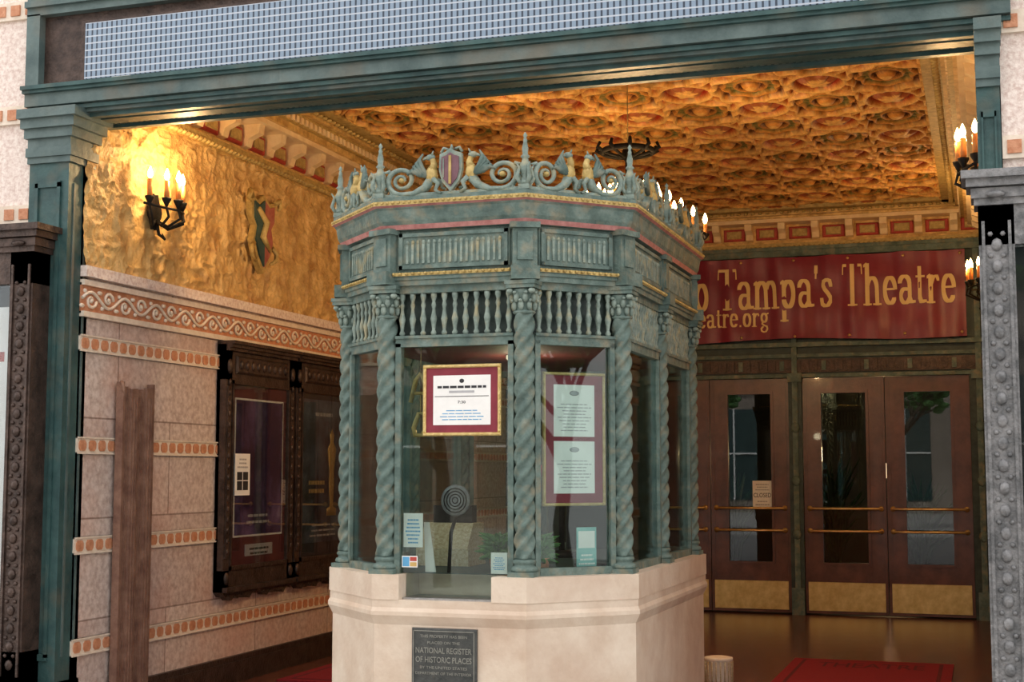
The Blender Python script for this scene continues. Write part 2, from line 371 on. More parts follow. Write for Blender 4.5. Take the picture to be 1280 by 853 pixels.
def cornice(T,Lr,name,zlo=4.05,dz=ZC):
    b=MB(T); h=dz-zlo
    b.box(0,Lr,zlo-.02,dz+.08,0,.03,0)
    b.box(0,Lr,zlo,zlo+.045,0,.10,1); b.box(0,Lr,zlo+.05,zlo+.07,0,.07,0)
    n=int(Lr/.055)
    for i in range(n): b.ell((i*Lr/n+.027,zlo+.0,.085),(.024,.024,.03),1,6,4)
    n=int(Lr/.36)
    for i in range(n):
        x=(i+.5)*Lr/n
        b.bev(x-.125,x+.125,zlo+.10,zlo+.24,0,.06,.012,2)
        b.bev(x-.085,x+.085,zlo+.125,zlo+.215,.05,.075,.008,1)
        xb=x+.18
        pr=[(zlo+.09,.03),(zlo+.10,.08),(zlo+.16,.10),(zlo+.2,.19),(zlo+.27,.2),(zlo+.27,.03)]
        vs=[(xb-.04,y,z) for y,z in pr]+[(xb+.04,y,z) for y,z in pr]; k=len(pr)
        b.add(vs,[tuple(range(k)),tuple(range(2*k-1,k-1,-1))]+[(j,(j+1)%k,k+(j+1)%k,k+j) for j in range(k)],3)
    b.box(0,Lr,zlo+.27,zlo+.31,0,.24,3); b.box(0,Lr,zlo+.31,zlo+.36,0,.27,0)
    b.box(0,Lr,zlo+.36,dz+.02,0,.31,1)
    n=int(Lr/.08)
    for i in range(n): b.box(i*Lr/n,i*Lr/n+.045,zlo+.37,zlo+.42,.3,.325,3)
    b.box(0,Lr,dz-.05,dz+.03,.3,.36,0)
    for i in range(n): b.ell((i*Lr/n+.03,dz-.03,.40),(.026,.018,.028),1,6,4)
    b.box(0,Lr,dz-.01,dz+.06,.35,.5,1)
    mk(b,name,[GOLDP,GOLDD,REDP,CREAM],kind='structure',recalc=True)
cornice(fr((XL,YF+.2,0),(0,1,0)),YB-YF-.2,'trim_1')
cornice(fr((XL,YB,0),(1,0,0)),XR-XL,'trim_2',4.17)
cornice(fr((XR,YB,0),(0,-1,0)),YB-YF-.2,'trim_3')
def fbm(ny,nx,scales):
    out=np.zeros((ny,nx))
    for s,a in scales:
        gy,gx=max(3,int(ny/s)+2),max(3,int(nx/s)+2); g=np.random.rand(gy,gx)
        yy=np.linspace(0,gy-1.001,ny); xx=np.linspace(0,gx-1.001,nx); iy=yy.astype(int); ix=xx.astype(int)
        fy=(yy-iy)[:,None]; fx=(xx-ix)[None,:]; fy=fy*fy*(3-2*fy); fx=fx*fx*(3-2*fx)
        out+=a*((g[iy][:,ix]*(1-fx)+g[iy][:,ix+1]*fx)*(1-fy)+(g[iy+1][:,ix]*(1-fx)+g[iy+1][:,ix+1]*fx)*fy)
    return out
def stucco(T,Lr,name):
    xs=np.arange(0,Lr,.011); ys=np.arange(2.93,4.07,.011)
    n1=fbm(len(ys),len(xs),[(13,1)]); n2=fbm(len(ys),len(xs),[(6,1)]); n3=fbm(len(ys),len(xs),[(3,1)]); n4=fbm(len(ys),len(xs),[(30,1)])
    H=.004+.020*(1-np.abs(2*n1-1))**5+.020*(1-np.abs(2*n2-1))**5*(n4+.3)+.009*n3+.010*n4
    hfield(xs,ys,H,name,T,[STUC])
stucco(fr((XL,YF,0),(0,1,0)),YB-YF,'wall_left_relief')
stucco(fr((XR,YB,0),(0,-1,0)),YB-YF,'wall_right_relief')
def bands(T,Lr,nm):
    k=0
    for zc in (.49,1.13,1.77,2.43):
        b=MB(T); b.box(0,Lr,zc-.055,zc+.055,0,.012,0); b.box(0,Lr,zc+.045,zc+.055,0,.022,0); b.box(0,Lr,zc-.055,zc-.045,0,.022,0)
        n=int(Lr/.105)
        for i in range(n):
            x=(i+.5)*Lr/n; w=.037;h=.034;z=.02
            pts=[(x-w,zc-h*.5),(x-w*.6,zc-h),(x+w*.6,zc-h),(x+w,zc-h*.5),(x+w,zc+h*.5),(x+w*.6,zc+h),(x-w*.6,zc+h),(x-w,zc+h*.5)]
            b.prism(pts,.008,z,1)
        k+=1; mk(b,'trim_%s%d'%(nm,k),[TILECR,TERRA],kind='structure',recalc=False)
    b=MB(T); b.box(0,Lr,2.62,2.82,0,.012,1); b.box(0,Lr,2.60,2.635,0,.035,0); b.box(0,Lr,2.805,2.84,0,.035,0); b.box(0,Lr,2.86,2.93,0,.05,2)
    n=int(Lr/.19); p=Lr/n
    b.tube([(i*p/6,2.72+.045*sin(i*pi/6),.02) for i in range(6*n+1)],.012,5,0)
    for i in range(n):
        sg=1 if i%2 else -1; cx=(i+.5)*p; pts=[]
        cy=2.72+sg*.012
        for j in range(12):
            a=j/11*pi*2.2; r=.052*(1-j/14); pts.append((cx+r*cos(a)*1.1,cy+sg*r*sin(a),.02))
        b.tube(pts,[.013-.0006*j for j in range(12)],5,0)
        b.ell((cx,cy,.02),(.018,.018,.012),0,6,4)
        b.ell((i*p,2.72+(.05 if i%2 else -.05),.018),(.03,.016,.010),0,6,4); b.ell((i*p+.03,2.72-(.05 if i%2 else -.05),.018),(.02,.016,.010),0,6,4)
    mk(b,'trim_%s5'%nm,[TILECR,TERRA,STONE],kind='structure',recalc=False)
bands(fr((XL,YF,0),(0,1,0)),YB-YF,'left_'); bands(fr((XR,YB,0),(0,-1,0)),YB-YF,'right_')
b=MB().box(XL,XL+.05,YF,YB,0,.16); b.box(XL,XL+.035,YF,YB,.16,.2); mk(b,'baseboard_left',BROWN,kind='structure')
b=MB().box(XR-.05,XR,YF,YB,0,.16); mk(b,'baseboard_right',BROWN,kind='structure')
# ------------------------------------------------------------ FACADE
def stonecol(x0,x1,name):
    b=MB().box(x0,x1,7.58,8.2,0,4.75,0)
    for z in (.6,1.9,2.56,3.26,3.92,4.62):
        b.box(x0,x1,7.555,7.58,z-.06,z+.06,1)
        n=int((x1-x0)/.11)
        for i in range(n):
            x=x0+(i+.5)*(x1-x0)/n; b.box(x-.035,x+.035,7.545,7.56,z-.035,z+.035,2)
    mk(b,name,[STONE,TILECR,TERRA],kind='structure')
stonecol(-7.6,-5.78,'trim_stone_1'); stonecol(.14,2.0,'trim_stone_2')
def pil(x0,x1,name,k=1):
    b=MB(); b.box(x0,x1,7.55,7.78,0,3.9,0)
    b.box(x0-.01,x1+.01,7.52,7.8,0,.25,0); b.box(x0,x1,7.53,7.8,.25,.30,0)
    w=x1-x0
    b.box(x0+w*.18,x0+w*.26,7.535,7.56,.45,3.45,0); b.box(x1-w*.26,x1-w*.18,7.535,7.56,.45,3.45,0)
    b.box(x0+w*.18,x1-w*.18,7.535,7.56,3.42,3.46,0); b.box(x0+w*.18,x1-w*.18,7.535,7.56,.43,.47,0)
    b.box(x1-.004,x1+.006,7.60,7.62,.45,3.45,1); b.box(x1-.004,x1+.006,7.72,7.74,.45,3.45,1)
    for z,d in ((3.58,.02),(3.62,.035),(3.68,.02),(3.74,.05),(3.80,.08),(3.86,.11)):
        b.box(x0-d*.3*k,x1+d*k,7.55-d,7.80+d*.5,z,z+.06,1)
    mk(b,name,[TEAL,BLUEG],kind='structure')
pil(-5.80,-5.5,'trim_pilaster_1'); pil(0.02,.135,'trim_pilaster_2',.15)
b=MB(); x0,x1=-5.82,.20
b.box(x0,x1,7.56,7.95,3.90,4.08,0)
for z0,z1,y,m in ((3.92,3.945,7.53,1),(3.95,4.03,7.50,0),(4.03,4.05,7.47,1),(4.05,4.075,7.45,1)): b.box(x0,x1,y,7.6,z0,z1,m)
b.box(x0,x1,7.60,7.65,3.875,3.90,1); b.box(x0,x1,7.90,7.95,3.875,3.90,1); b.box(x0,x1,7.72,7.83,3.885,3.90,1)
n=150
for i in range(n):
    x=x0+(i+.5)*(x1-x0)/n; b.ell((x,7.865,3.90),(.014,.02,.012),1,6,4); b.ell((x,7.69,3.90),(.014,.016,.01),1,6,4)
b.box(x0,x1,7.56,7.7,4.08,4.72,2)
for z0,z1,y in ((4.55,4.60,7.50),(4.60,4.64,7.47),(4.64,4.72,7.50)): b.box(x0,x1,y,7.6,z0,z1,0)
b.box(x0,-5.72,7.5,7.6,4.07,4.56,0); b.box(.1,x1,7.5,7.6,4.07,4.56,0)
mk(b,'trim_header',[BLUEG,TEAL,BROWN],kind='structure')
e0=emp('led_message_board',(-2.83,7.53,4.09),'long unlit message board with pale blue grid cells given a faint painted-in glow above the opening','electronic sign')
b=MB().box(-5.40,-.26,7.50,7.56,4.065,4.475); mk(b,'housing',BROWN,e0)
b=MB().box(-5.36,-.30,7.485,7.499,4.09,4.455); mk(b,'display_panel',LED,e0)
for x in (-5.15,-.55): mk(MB().box(x,x+.14,7.475,7.49,4.06,4.085),'nameplate',PAPER,e0,label='small white metal tag')
# ------------------------------------------------------------ BACK WALL + DOORS
doors=[-3.91,-3.0,-1.94,-1.03]
b=MB()
b.box(XL,-3.91,YB,YB+.2,0,2.67,0); b.box(-2.09,-1.94,YB-.04,YB+.2,0,2.67,0); b.box(-.12,XR,YB-.04,YB+.2,0,2.67,0)
b.box(XL,XR,YB,YB+.2,2.67,4.7,0)
b.box(XL,XR,YB-.06,YB,2.67,2.71,1); b.box(XL,XR,YB-.04,YB,2.90,2.94,1); b.box(XL,XR,YB-.08,YB,3.02,3.07,1)
b.box(XL,XR,YB-.03,YB,2.73,2.88,2); 
n=60
for i in range(n):
    x=XL+(i+.5)*(XR-XL)/n; b.box(x-.025,x+.025,YB-.045,YB-.02,2.75,2.86,1 if i%5==0 else 2)
b.box(XL,XR,YB-.10,YB,4.06,4.17,1); b.box(XL,XR,YB-.13,YB,4.13,4.17,1)
for x in (-2.015,-.02):
    b.box(x-.03,x+.03,YB-.06,YB,0,4.06,1); b.box(x-.07,x+.07,YB-.07,YB,0,.3,1); b.box(x-.08,x+.08,YB-.08,YB,2.62,2.72,1)
    for z in (.9,1.5,2.1): b.ell((x,YB-.06,z),(.05,.02,.06),1,8,6)
mk(b,'wall_back',[GREEND,GREEN,BROWN],kind='structure')
T0=fr((0,YB,0))
for i,x in enumerate(doors):
    W=.905
    e0=emp('door_%d'%(i+1),(x+W/2,YB,0),'dark red wood glazed door with brass push bars','door','structure')
    b=MB(T0); x0=x+.004; x1=x+W; g0,g1=x0+.205,x1-.205
    b.box(x0,g0,.02,2.665,-.05,.0); b.box(g1,x1,.02,2.665,-.05,.0); b.box(g0,g1,.02,.585,-.05,0); b.box(g0,g1,2.49,2.665,-.05,0)
    for (p,q,r,s) in ((g0-.03,g0,.555,2.52),(g1,g1+.03,.555,2.52),(g0,g1,.555,.585),(g0,g1,2.49,2.52)): b.box(p,q,r,s,0,.018)
    for (p,q,r,s) in ((x0+.03,x0+.045,.42,2.62),(x1-.045,x1-.03,.42,2.62)): b.box(p,q,r,s,0,.008)
    mk(b,'leaf',WOOD,e0)
    b=MB(T0).box(g0,g1,.585,2.49,-.03,-.022); mk(b,'glass_pane',GLASS2,e0)
    b=MB(T0).bev(x0+.03,x1-.03,.05,.37,0,.008,.003); mk(b,'kick_plate',BRASS,e0)
    for z in (1.19,.94):
        b=MB(T0); b.tube([(x0+.06,z,.005),(x0+.06,z,.06),(x0+.08,z,.075),(x1-.08,z,.075),(x1-.06,z,.06),(x1-.06,z,.005)],.014,8)
        for xx in (x0+.06,x1-.06): b.ell((xx,z,.006),(.032,.032,.016),0,10,6)
        mk(b,'push_bar',BRASS,e0)
b=MB(fr((0,YB+.018,0))); b.box(-2.52,-2.30,1.20,1.50,.0,.003,0)
b.text('CLOSED',-2.51,-2.31,1.31,1.36,.0045,1); b.lines(-2.49,-2.33,1.22,1.29,2,.0045,2); b.lines(-2.49,-2.33,1.39,1.48,3,.0045,2)
mk(b,'door_notice',[PAPER,INK,GREYI],label='white paper closed notice taped to the door glass',cat='notice',recalc=False)
for k,(xx,yy,hh) in enumerate(((-2.95,17.6,1.3),(-1.75,17.9,1.5),(-.75,18.0,1.3))):
    b=MB(Matrix.Translation((xx,yy,0))); b.lathe([(.12,0),(.17,.02),(.19,.30),(.20,.32),(.16,.30),(.0,.28)],n=14,m=1)
    rr=random.Random(k)
    for i in range(70):
        a=rr.uniform(0,2*pi); r=rr.uniform(.1,.42); h=rr.uniform(.4,1)*hh+.3
        b.tube([(0,0,.28),(r*.35*cos(a),r*.35*sin(a),h*.8),(r*cos(a),r*sin(a),h)],[.006,.03,.003],4,0)
    mk(b,'potted_palm',[LEAF,BROWN],label='leafy green plant in a dark pot beyond the doors',cat='plant',group='lobby plants')
# lobby wall lamp glimpsed through the glass
e0=emp('table_lamp',(-1.3,20.5,0),'small lit lamp on a slim stand in the dim lobby','lamp')
b=MB(Matrix.Translation((-1.3,20.5,0))); b.lathe([(.16,0),(.15,.03),(.02,.06),(.02,1.55)],n=12); mk(b,'stand',IRON,e0)
b=MB(Matrix.Translation((-1.3,20.5,0))); b.lathe([(.16,1.5),(.09,1.72)],n=16); mk(b,'lamp_shade',emis('lit_shade',(1,.7,.4),1.6),e0)
light((-1.3,20.5,1.85),40,r=.1,parent=e0)
# banner
def wav(x,y): return .014*sin(x*9+y*2)+.008*sin(x*23+1)+.006*sin(y*13+x*3)
T=fr((0,YB-.16,0)); b=MB(T); nx,ny=220,16; bx0,bx1,by0,by1=-5.1,-.13,3.09,4.05
vs=[]
for j in range(ny+1):
    for i in range(nx+1):
        x=bx0+(bx1-bx0)*i/nx; y=by0+(by1-by0)*j/ny
        yy=y+(.02*sin(x*2.3) if j in(0,) else 0)+(-.012*abs(sin(x*4)) if j==ny else 0)
        vs.append((x,yy,wav(x,y)))
b.add(vs,[(j*(nx+1)+i,j*(nx+1)+i+1,(j+1)*(nx+1)+i+1,(j+1)*(nx+1)+i) for j in range(ny) for i in range(nx)],0,True)
e0=emp('banner',(-2.6,YB-.16,3.09),'maroon vinyl banner with gold lettering hung above the doors','banner')
mk(b,'cloth',MAROON,e0,recalc=False)
def bantext(body,anchor,ax,bx,base,unit):
    polys,starts,tot=serif(body); s0=starts[anchor]; k=(bx-ax)/(tot-s0)
    wd=0; widx=[]
    for ch in body:
        if ch==' ': wd+=1
        widx.append(wd)
    for wi in range(wd+1):
        b=MB(T)
        for ci,P in polys:
            if widx[ci]!=wi: continue
            vv=[]
            for x,y in P:
                X_=ax+(x-s0)*k; Y_=base+y*unit; vv.append((X_,Y_,wav(X_,Y_)+.010))
            b.add(vv,[tuple(range(len(vv)))])
        mk(b,'lettering',BTEXT,e0,recalc=False)
bantext("to Tampa's Theatre",1,-3.14,-.22,3.455,.335)
bantext("theatre.org",2,-3.10,-2.27,3.255,.165)
for x in np.linspace(bx0+.1,bx1-.05,9):
    for y in (by0+.04,by1-.05): mk(MB(T).ell((x,y,wav(x,y)+.006),(.018,.018,.008),0,8,4),'eyelet',BRASS,e0)
# ------------------------------------------------------------ TICKET BOOTH
BX,BY0,BY1=-2.66,7.03,9.72
def octo(d):
    k=.41421*d; xa=.39+k; xb=.81+d; ya=BY0-d; yb=7.45-k; yc=9.30+k; yd=BY1+d
    return [(BX-xa,ya),(BX+xa,ya),(BX+xb,yb),(BX+xb,yc),(BX+xa,yd),(BX-xa,yd),(BX-xb,yc),(BX-xb,yb)]
def ring(d,z): return [(x,y,z) for x,y in octo(d)]
booth=emp('ticket_booth',(BX,8.38,0),'octagonal verdigris ticket booth with twisted columns on a cream stone base','ticket booth')
b=MB(); b.loft([ring(.13,0),ring(.13,.11),ring(.095,.15),ring(.075,.16),ring(.075,.80),ring(.085,.82),ring(.10,.85),ring(.10,.87),ring(.09,.89),ring(.09,.93)],0)
mk(b,'base',BASEST,booth,label='cream limestone base')
o8=octo(.095)
poly=[o8[0],(-2.935,BY0-.095),(-2.935,7.22),(-2.42,7.22),(-2.42,BY0-.095)]+o8[1:]
b=MB(); b.prism(poly,.93,1.06); mk(b,'counter',BASEST,booth)
b=MB().box(-2.93,-2.425,6.98,7.21,.93,.94); mk(b,'deal_tray',CHROME,booth,label='recessed metal coin tray')
b=MB(); b.prism([(x,y) for x,y in octo(-.06)],1.06,1.064); mk(b,'inner_shelf',DTEAL,booth)
def column():
    b=MB()
    b.T=Matrix.Translation((-2.27,BY0,0))
    b.box(-.07,.07,-.07,.07,1.06,1.085)
    b.lathe([(.066,1.085),(.072,1.095),(.066,1.11),(.054,1.115),(.054,1.125),(.062,1.132),(.06,1.145),(.05,1.15)],n=20)
    R=[]; N=130
    for j in range(N+1):
        z=1.15+(2.43-1.15)*j/N
        R.append([((.049+.0085*cos(4*(a-z*18)))*cos(a),(.049+.0085*cos(4*(a-z*18)))*sin(a),z) for a in [2*pi*i/24 for i in range(24)]])
    b.loft(R,0,True,True)
    b.lathe([(.05,2.425),(.06,2.432),(.06,2.44),(.048,2.445),(.05,2.48),(.062,2.53),(.072,2.555)],n=20)
    for lv,(zz,rr,oo) in enumerate(((2.47,.056,0),(2.512,.064,.39))):
        for i in range(8):
            a=2*pi*i/8+oo; b.ell((rr*cos(a),rr*sin(a),zz),(.016,.016,.028),1,7,5)
            b.ell(((rr+.014)*cos(a),(rr+.014)*sin(a),zz+.024),(.012,.012,.009),1,6,4)
    for i in range(4):
        a=pi/4+i*pi/2; b.ell((.084*cos(a),.084*sin(a),2.545),(.02,.02,.016),1,8,5)
    b.box(-.078,.078,-.078,.078,2.56,2.58); b.box(-.084,.084,-.084,.084,2.58,2.60)
    return b
c0=mk(column(),'column',[GREEN,GREENL],booth)
PTS=[(-3.05,7.03),(-2.27,7.03),(-1.85,7.45),(-1.85,8.38),(-1.85,9.30),(-2.27,9.72),(-3.05,9.72),(-3.47,9.30),(-3.47,8.38),(-3.47,7.45)]
for p in PTS:
    if p!=(-2.27,7.03): cp(c0,(p[0]+2.27,p[1]-BY0,0),booth)
NB=len(PTS)
for i in range(NB):
    P=Vector((*PTS[i],0)); Q=Vector((*PTS[(i+1)%NB],0)); Lr=(Q-P).length; T=fr(P,Q-P)
    b=MB(T); a=.055
    for (x0,x1,y0,y1) in ((a,a+.03,1.06,2.29),(Lr-a-.03,Lr-a,1.06,2.29),(a,Lr-a,1.06,1.10),(a,Lr-a,2.27,2.315),(a,Lr-a,2.56,2.60)):
        if i==0 and y0==1.06 and y1<1.2: continue
        b.box(x0,x1,y0,y1,-.03,.02)
    b.box(a,Lr-a,2.315,2.33,-.02,.03)
    mk(b,'window_frame',GREEN,booth)
    b=MB(T).box(a+.03,Lr-a-.03,1.10,2.27,-.006,0)
    if i==0: b=MB(T).box(a+.03,Lr-a-.03,1.065,2.27,-.006,0); b.box(.12,.625,.945,1.065,-.006,0)
    mk(b,'window_pane',GLASS,booth)
    b=MB(T); n=max(4,int(round((Lr-2*a)/.06)))
    for k in range(n):
        x=a+(k+.5)*(Lr-2*a)/n
        b.lathe([(.012,2.33),(.017,2.345),(.009,2.36),(.013,2.39),(.019,2.42),(.012,2.45),(.009,2.475),(.014,2.495),(.009,2.515),(.017,2.54),(.017,2.56)],(x,0,0),8,ax='y')
    mk(b,'baluster_screen',[GREENL],booth)
    b=MB(T).box(a,Lr-a,2.32,2.59,-.05,-.035); mk(b,'screen_backing',GREEND,booth)
    b=MB(T); b.box(.07,Lr-.07,2.69,2.885,.01,.03,0)
    for (x0,x1,y0,y1) in ((.08,Lr-.08,2.69,2.71),(.08,Lr-.08,2.865,2.885),(.08,.10,2.69,2.885),(Lr-.10,Lr-.08,2.69,2.885)): b.box(x0,x1,y0,y1,.01,.042,0)
    n=int((Lr-.22)/.03)
    for k in range(n):
        x=.11+(k+.5)*(Lr-.22)/n
        b.box(x-.007,x+.007,2.72,2.83,.025,.036,1); b.ell((x,2.835,.03),(.011,.016,.010),1,6,4)
    mk(b,'frieze_panel',[GREEN,GREENL],booth)
R=[(.0,2.60),(.045,2.60),(.045,2.625),(.055,2.63),(.055,2.645),(.065,2.65),(.065,2.668),(.02,2.675),(.02,2.90),(.05,2.905),(.055,2.918),(.06,2.93),(.07,2.95),(.075,2.98),(.08,3.01),(.09,3.022),(.105,3.032),(.105,3.055),(.095,3.06),(.095,3.078),(-.02,3.09)]
ms=[0]*len(R)
ms[5]=2; ms[9]=1; ms[10]=1; ms[16]=2; ms[15]=1
b=MB(); b.loft([ring(d,z) for d,z in R],ms=ms[:len(R)-1])
for d,z,sp in ((.105,3.045,.032),(.07,2.66,.035)):
    o=octo(d)
    for i in range(8):
        P=Vector((*o[i],z)); Q=Vector((*o[(i+1)%8],z)); n=int((Q-P).length/sp)
        for k in range(n):
            c=P.lerp(Q,(k+.5)/n); b.ell(c,(.010,.010,.009),2,6,4)
mk(b,'entablature',[GREEN,PINKL,GOLDD],booth)
for i,p in enumerate(PTS):
    a=math.atan2(p[1]-8.38,p[0]-BX)
    if i in (0,9,1,2): a={0:-pi/2-pi/8,1:-pi/2+pi/8,2:-pi/8,9:pi+pi/8}[i]
    elif i==3: a=0
    elif i==8: a=pi
    elif i==4: a=pi/8
    b=MB(Matrix.Translation((p[0],p[1],0))@Matrix.Rotation(a,4,'Z'))
    b.box(-.06,.05,-.065,.065,2.675,2.90); b.box(.045,.06,-.04,.04,2.71,2.86); b.box(-.06,.072,-.08,.08,2.88,2.91)
    b.box(0,.09,-.075,.075,2.605,2.675)
    mk(b,'frieze_pier',GREEN,booth)
b=MB(); b.prism(octo(-.07),2.31,2.34); mk(b,'interior_ceiling',DRED,booth)
b=MB(Matrix.Translation((BX,8.2,2.31))); b.lathe([(.10,0),(.10,-.02),(.07,-.05),(.0,-.06)],n=16); mk(b,'fill_dome',emis('fill_glow',(1,.8,.55),1.2),booth,label='small dome lamp added to brighten the booth interior')  # made-up dome fixture, put in to brighten the booth interior
light((BX,8.2,2.2),9,c=(1,.78,.52),r=.06,parent=booth)  # added fill light for the booth interior
def creature(T,flip,L=.33):
    b=MB(T@Matrix.Diagonal((-1 if flip else 1,.88,1,1)))
    k=L/.33
    pts=[];rad=[]
    for j in range(34):
        t=j/33; a=-pi*.5+ -t*2*pi*1.8; r=.088*(1-t*.82)
        pts.append((k*(.10+r*cos(a)),.105+r*sin(a),0)); rad.append(.017*(1-t*.5))
    pts=[(k*.27,.10,0),(k*.235,.05,0),(k*.17,.018,0)]+pts; rad=[.03,.026,.02]+rad
    b.tube(pts,rad,7,0); b.ell((k*.10,.105,0),(.018,.018,.02),1,8,6)
    b.ell((k*.272,.125,0),(.034,.062,.032),1)
    b.tube([(k*.275,.16,0),(k*.285,.195,0),(k*.275,.225,0)],[.026,.019,.016],8,1)
    b.ell((k*.265,.238,0),(.027,.02,.018),0); b.tube([(k*.25,.238,0),(k*.228,.232,0),(k*.22,.22,0)],[.012,.008,.003],6,0)
    b.tube([(k*.275,.25,.008),(k*.285,.275,.012)],[.008,.002],5,0)
    for w in range(5):
        o=w*.013
        b.tube([(k*(.262-o),.11+o*.3,.012),(k*(.225-o*1.1),.165-o*.2,.014),(k*(.205-o*1.2),.225-o*1.6,.012),(k*(.225-o*1.2),.262-o*2.0,.008)],[.014,.014,.011,.004],6,2)
    b.tube([(k*.285,.10,.015),(k*.315,.07,.018),(k*.30,.03,.018),(k*.33,.005,.018)],[.018,.014,.010,.012],6,0)
    b.tube([(k*.285,.10,-.015),(k*.32,.09,-.018),(k*.325,.05,-.018),(k*.345,.04,-.018)],[.018,.014,.010,.012],6,0)
    for a in (2.4,3.3,4.0): b.tube([(k*(.10+.09*cos(a)),.105+.09*sin(a),0),(k*(.10+.125*cos(a+.3)),.105+.125*sin(a+.3),0)],[.014,.004],5,0)
    return b
Z0=3.08
def pinn(x,y,s=1.0):
    b=MB(Matrix.Translation((x,y,Z0))@Matrix.Diagonal((1,1,s,1)))
    b.box(-.03,.03,-.03,.03,0,.03)
    b.lathe([(.03,.03),(.035,.045),(.022,.06),(.018,.08),(.03,.11),(.034,.14),(.02,.17),(.016,.19),(.026,.2),(.014,.215),(.018,.25),(.010,.29),(.012,.30),(.006,.315),(.012,.33),(.002,.35)],n=10)
    for i in range(4):
        a=i*pi/2+pi/4; b.tube([(.02*cos(a),.02*sin(a),.02),(.05*cos(a),.05*sin(a),.07),(.035*cos(a),.035*sin(a),.13),(.055*cos(a),.055*sin(a),.16)],[.012,.012,.009,.003],6)
    mk(b,'crest_pinnacle',GREENL,booth)
o=octo(.06)
for x,y in o: pinn(x,y,.88)
for x in (BX-.87,BX+.87): pinn(x,8.38,.8)
CR=[GREENL,GOLDD,GREEN]
PLUM=mat('plum_enamel',(.13,.05,.07),(.2,.1,.12),14,.5)
def crestbay(P,Q,L,shield=False,pairs=1):
    P=Vector((*P,Z0)); Q=Vector((*Q,Z0)); D=Q-P; W=D.length; T=fr(P,D)
    b=MB(T).box(.03,W-.03,0,.018,-.012,.012); mk(b,'crest_rail',GREENL,booth)
    seg=W/pairs
    for k in range(pairs):
        cx=(k+.5)*seg
        g=.045 if shield else .0
        for f in (0,1):
            TT=T@Matrix.Translation((cx-g-L-.01,0,0)) if not f else T@Matrix.Translation((cx+g+L+.01,0,0))
            mk(creature(TT,bool(f),L),'crest_griffin',CR,booth)
    if shield:
        b=MB(T@Matrix.Diagonal((1,.88,1,1))); cx=W/2
        out=[(-.062,.25),(-.03,.262),(0,.285),(.03,.262),(.062,.25),(.066,.15),(.05,.08),(0,.015),(-.05,.08),(-.066,.15)]
        b.prism([(cx+x,y) for x,y in out],-.012,.018,0)
        b.prism([(cx+x*.78,.15+(y-.15)*.78) for x,y in out],.018,.026,1)
        b.box(cx-.006,cx+.008,.06,.235,.026,.032,2); b.box(cx-.04,cx-.034,.10,.22,.026,.030,0)
        b.tube([(cx-.06,.26,0),(cx-.045,.29,0),(cx-.02,.28,0)],.009,6); b.tube([(cx+.06,.26,0),(cx+.045,.29,0),(cx+.02,.28,0)],.009,6)
        b.tube([(cx,.28,0),(cx,.31,0)],[.012,.003],6)
        mk(b,'crest_shield',[GREENL,PLUM,GOLDD],booth,label='painted plum and gold heraldic shield')
crestbay(o[0],o[1],.335,True)
crestbay(o[1],o[2],.27); crestbay(o[7],o[0],.27)
crestbay(o[2],(o[2][0],8.38),.33,False,1); crestbay((o[2][0],8.38),o[3],.33,False,1)
crestbay((o[7][0],8.38),o[7],.33,False,1); crestbay(o[6],(o[6][0],8.38),.33,False,1)
# ---------------- things on / in the booth
b=MB(fr((0,BY0-.0755,0))); b.bev(-2.86,-2.50,.44,.79,0,.02,.008,0)
b.box(-2.85,-2.51,.452,.456,.02,.024,1); b.box(-2.85,-2.51,.774,.778,.02,.024,1); b.box(-2.85,-2.846,.452,.778,.02,.024,1); b.box(-2.514,-2.51,.452,.778,.02,.024,1)
for t,x0,x1,z0,z1 in (('THIS PROPERTY HAS BEEN',-2.81,-2.55,.742,.757),('PLACED ON THE',-2.77,-2.59,.710,.724),('NATIONAL REGISTER',-2.835,-2.525,.662,.692),('OF HISTORIC PLACES',-2.835,-2.525,.615,.645),('BY THE UNITED STATES',-2.81,-2.55,.583,.597),('DEPARTMENT OF THE INTERIOR',-2.835,-2.525,.553,.567)):
    b.text(t,x0,x1,z0,z1,.0225,1)
mk(b,'bronze_plaque',[PLQ,PLQT],label='dark bronze historic register plaque on the booth base',cat='plaque',recalc=False)
def notice(name,T,x0,x1,z0,z1,label,content,fw=.018,mt=.04):
    e0=emp(name,T@Vector(((x0+x1)/2,z0,0)),label,'framed sign')
    b=MB(T)
    for (p,q,r,s) in ((x0,x1,z0,z0+fw),(x0,x1,z1-fw,z1),(x0,x0+fw,z0+fw,z1-fw),(x1-fw,x1,z0+fw,z1-fw)): b.bev(p,q,r,s,0,.02,.006)
    mk(b,'frame',GILT,e0)
    b=MB(T).box(x0+fw,x1-fw,z0+fw,z1-fw,.002,.008); mk(b,'mat_board',MATB,e0)
    b=MB(T); content(b,x0+fw+mt,x1-fw-mt,z0+fw+mt,z1-fw-mt); mk(b,'printed_sheet',[PAPER,INK,GREYI,BLUEI],e0,recalc=False)
def c1(b,x0,x1,z0,z1):
    b.box(x0,x1,z0,z1,.008,.010,0); H=z1-z0;w=x1-x0;c=(x0+x1)/2
    b.ell((c,z1-.03,.0105),(.014,.012,.001),1,8,4)
    b.lines(x0+.06*w,x1-.06*w,z0+.74*H,z0+.80*H,1,.0112,1,.8); b.box(x0+.28*w,x1-.28*w,z0+.645*H,z0+.69*H,.0108,.0111,2)
    b.box(x0+.03*w,x1-.03*w,z0+.57*H,z0+.582*H,.0108,.0112,1)
    b.text('7:30',c-.022,c+.022,z0+.43*H,z0+.485*H,.0112,1)
    b.lines(x0+.1*w,x1-.1*w,z0+.10*H,z0+.34*H,4,.0112,3,.28)
notice('framed_notice',fr((0,BY0-.004,0)),-2.835,-2.395,1.79,2.17,'gold-framed maroon mounted showtime sheet in the booth window',c1,.018,.04)
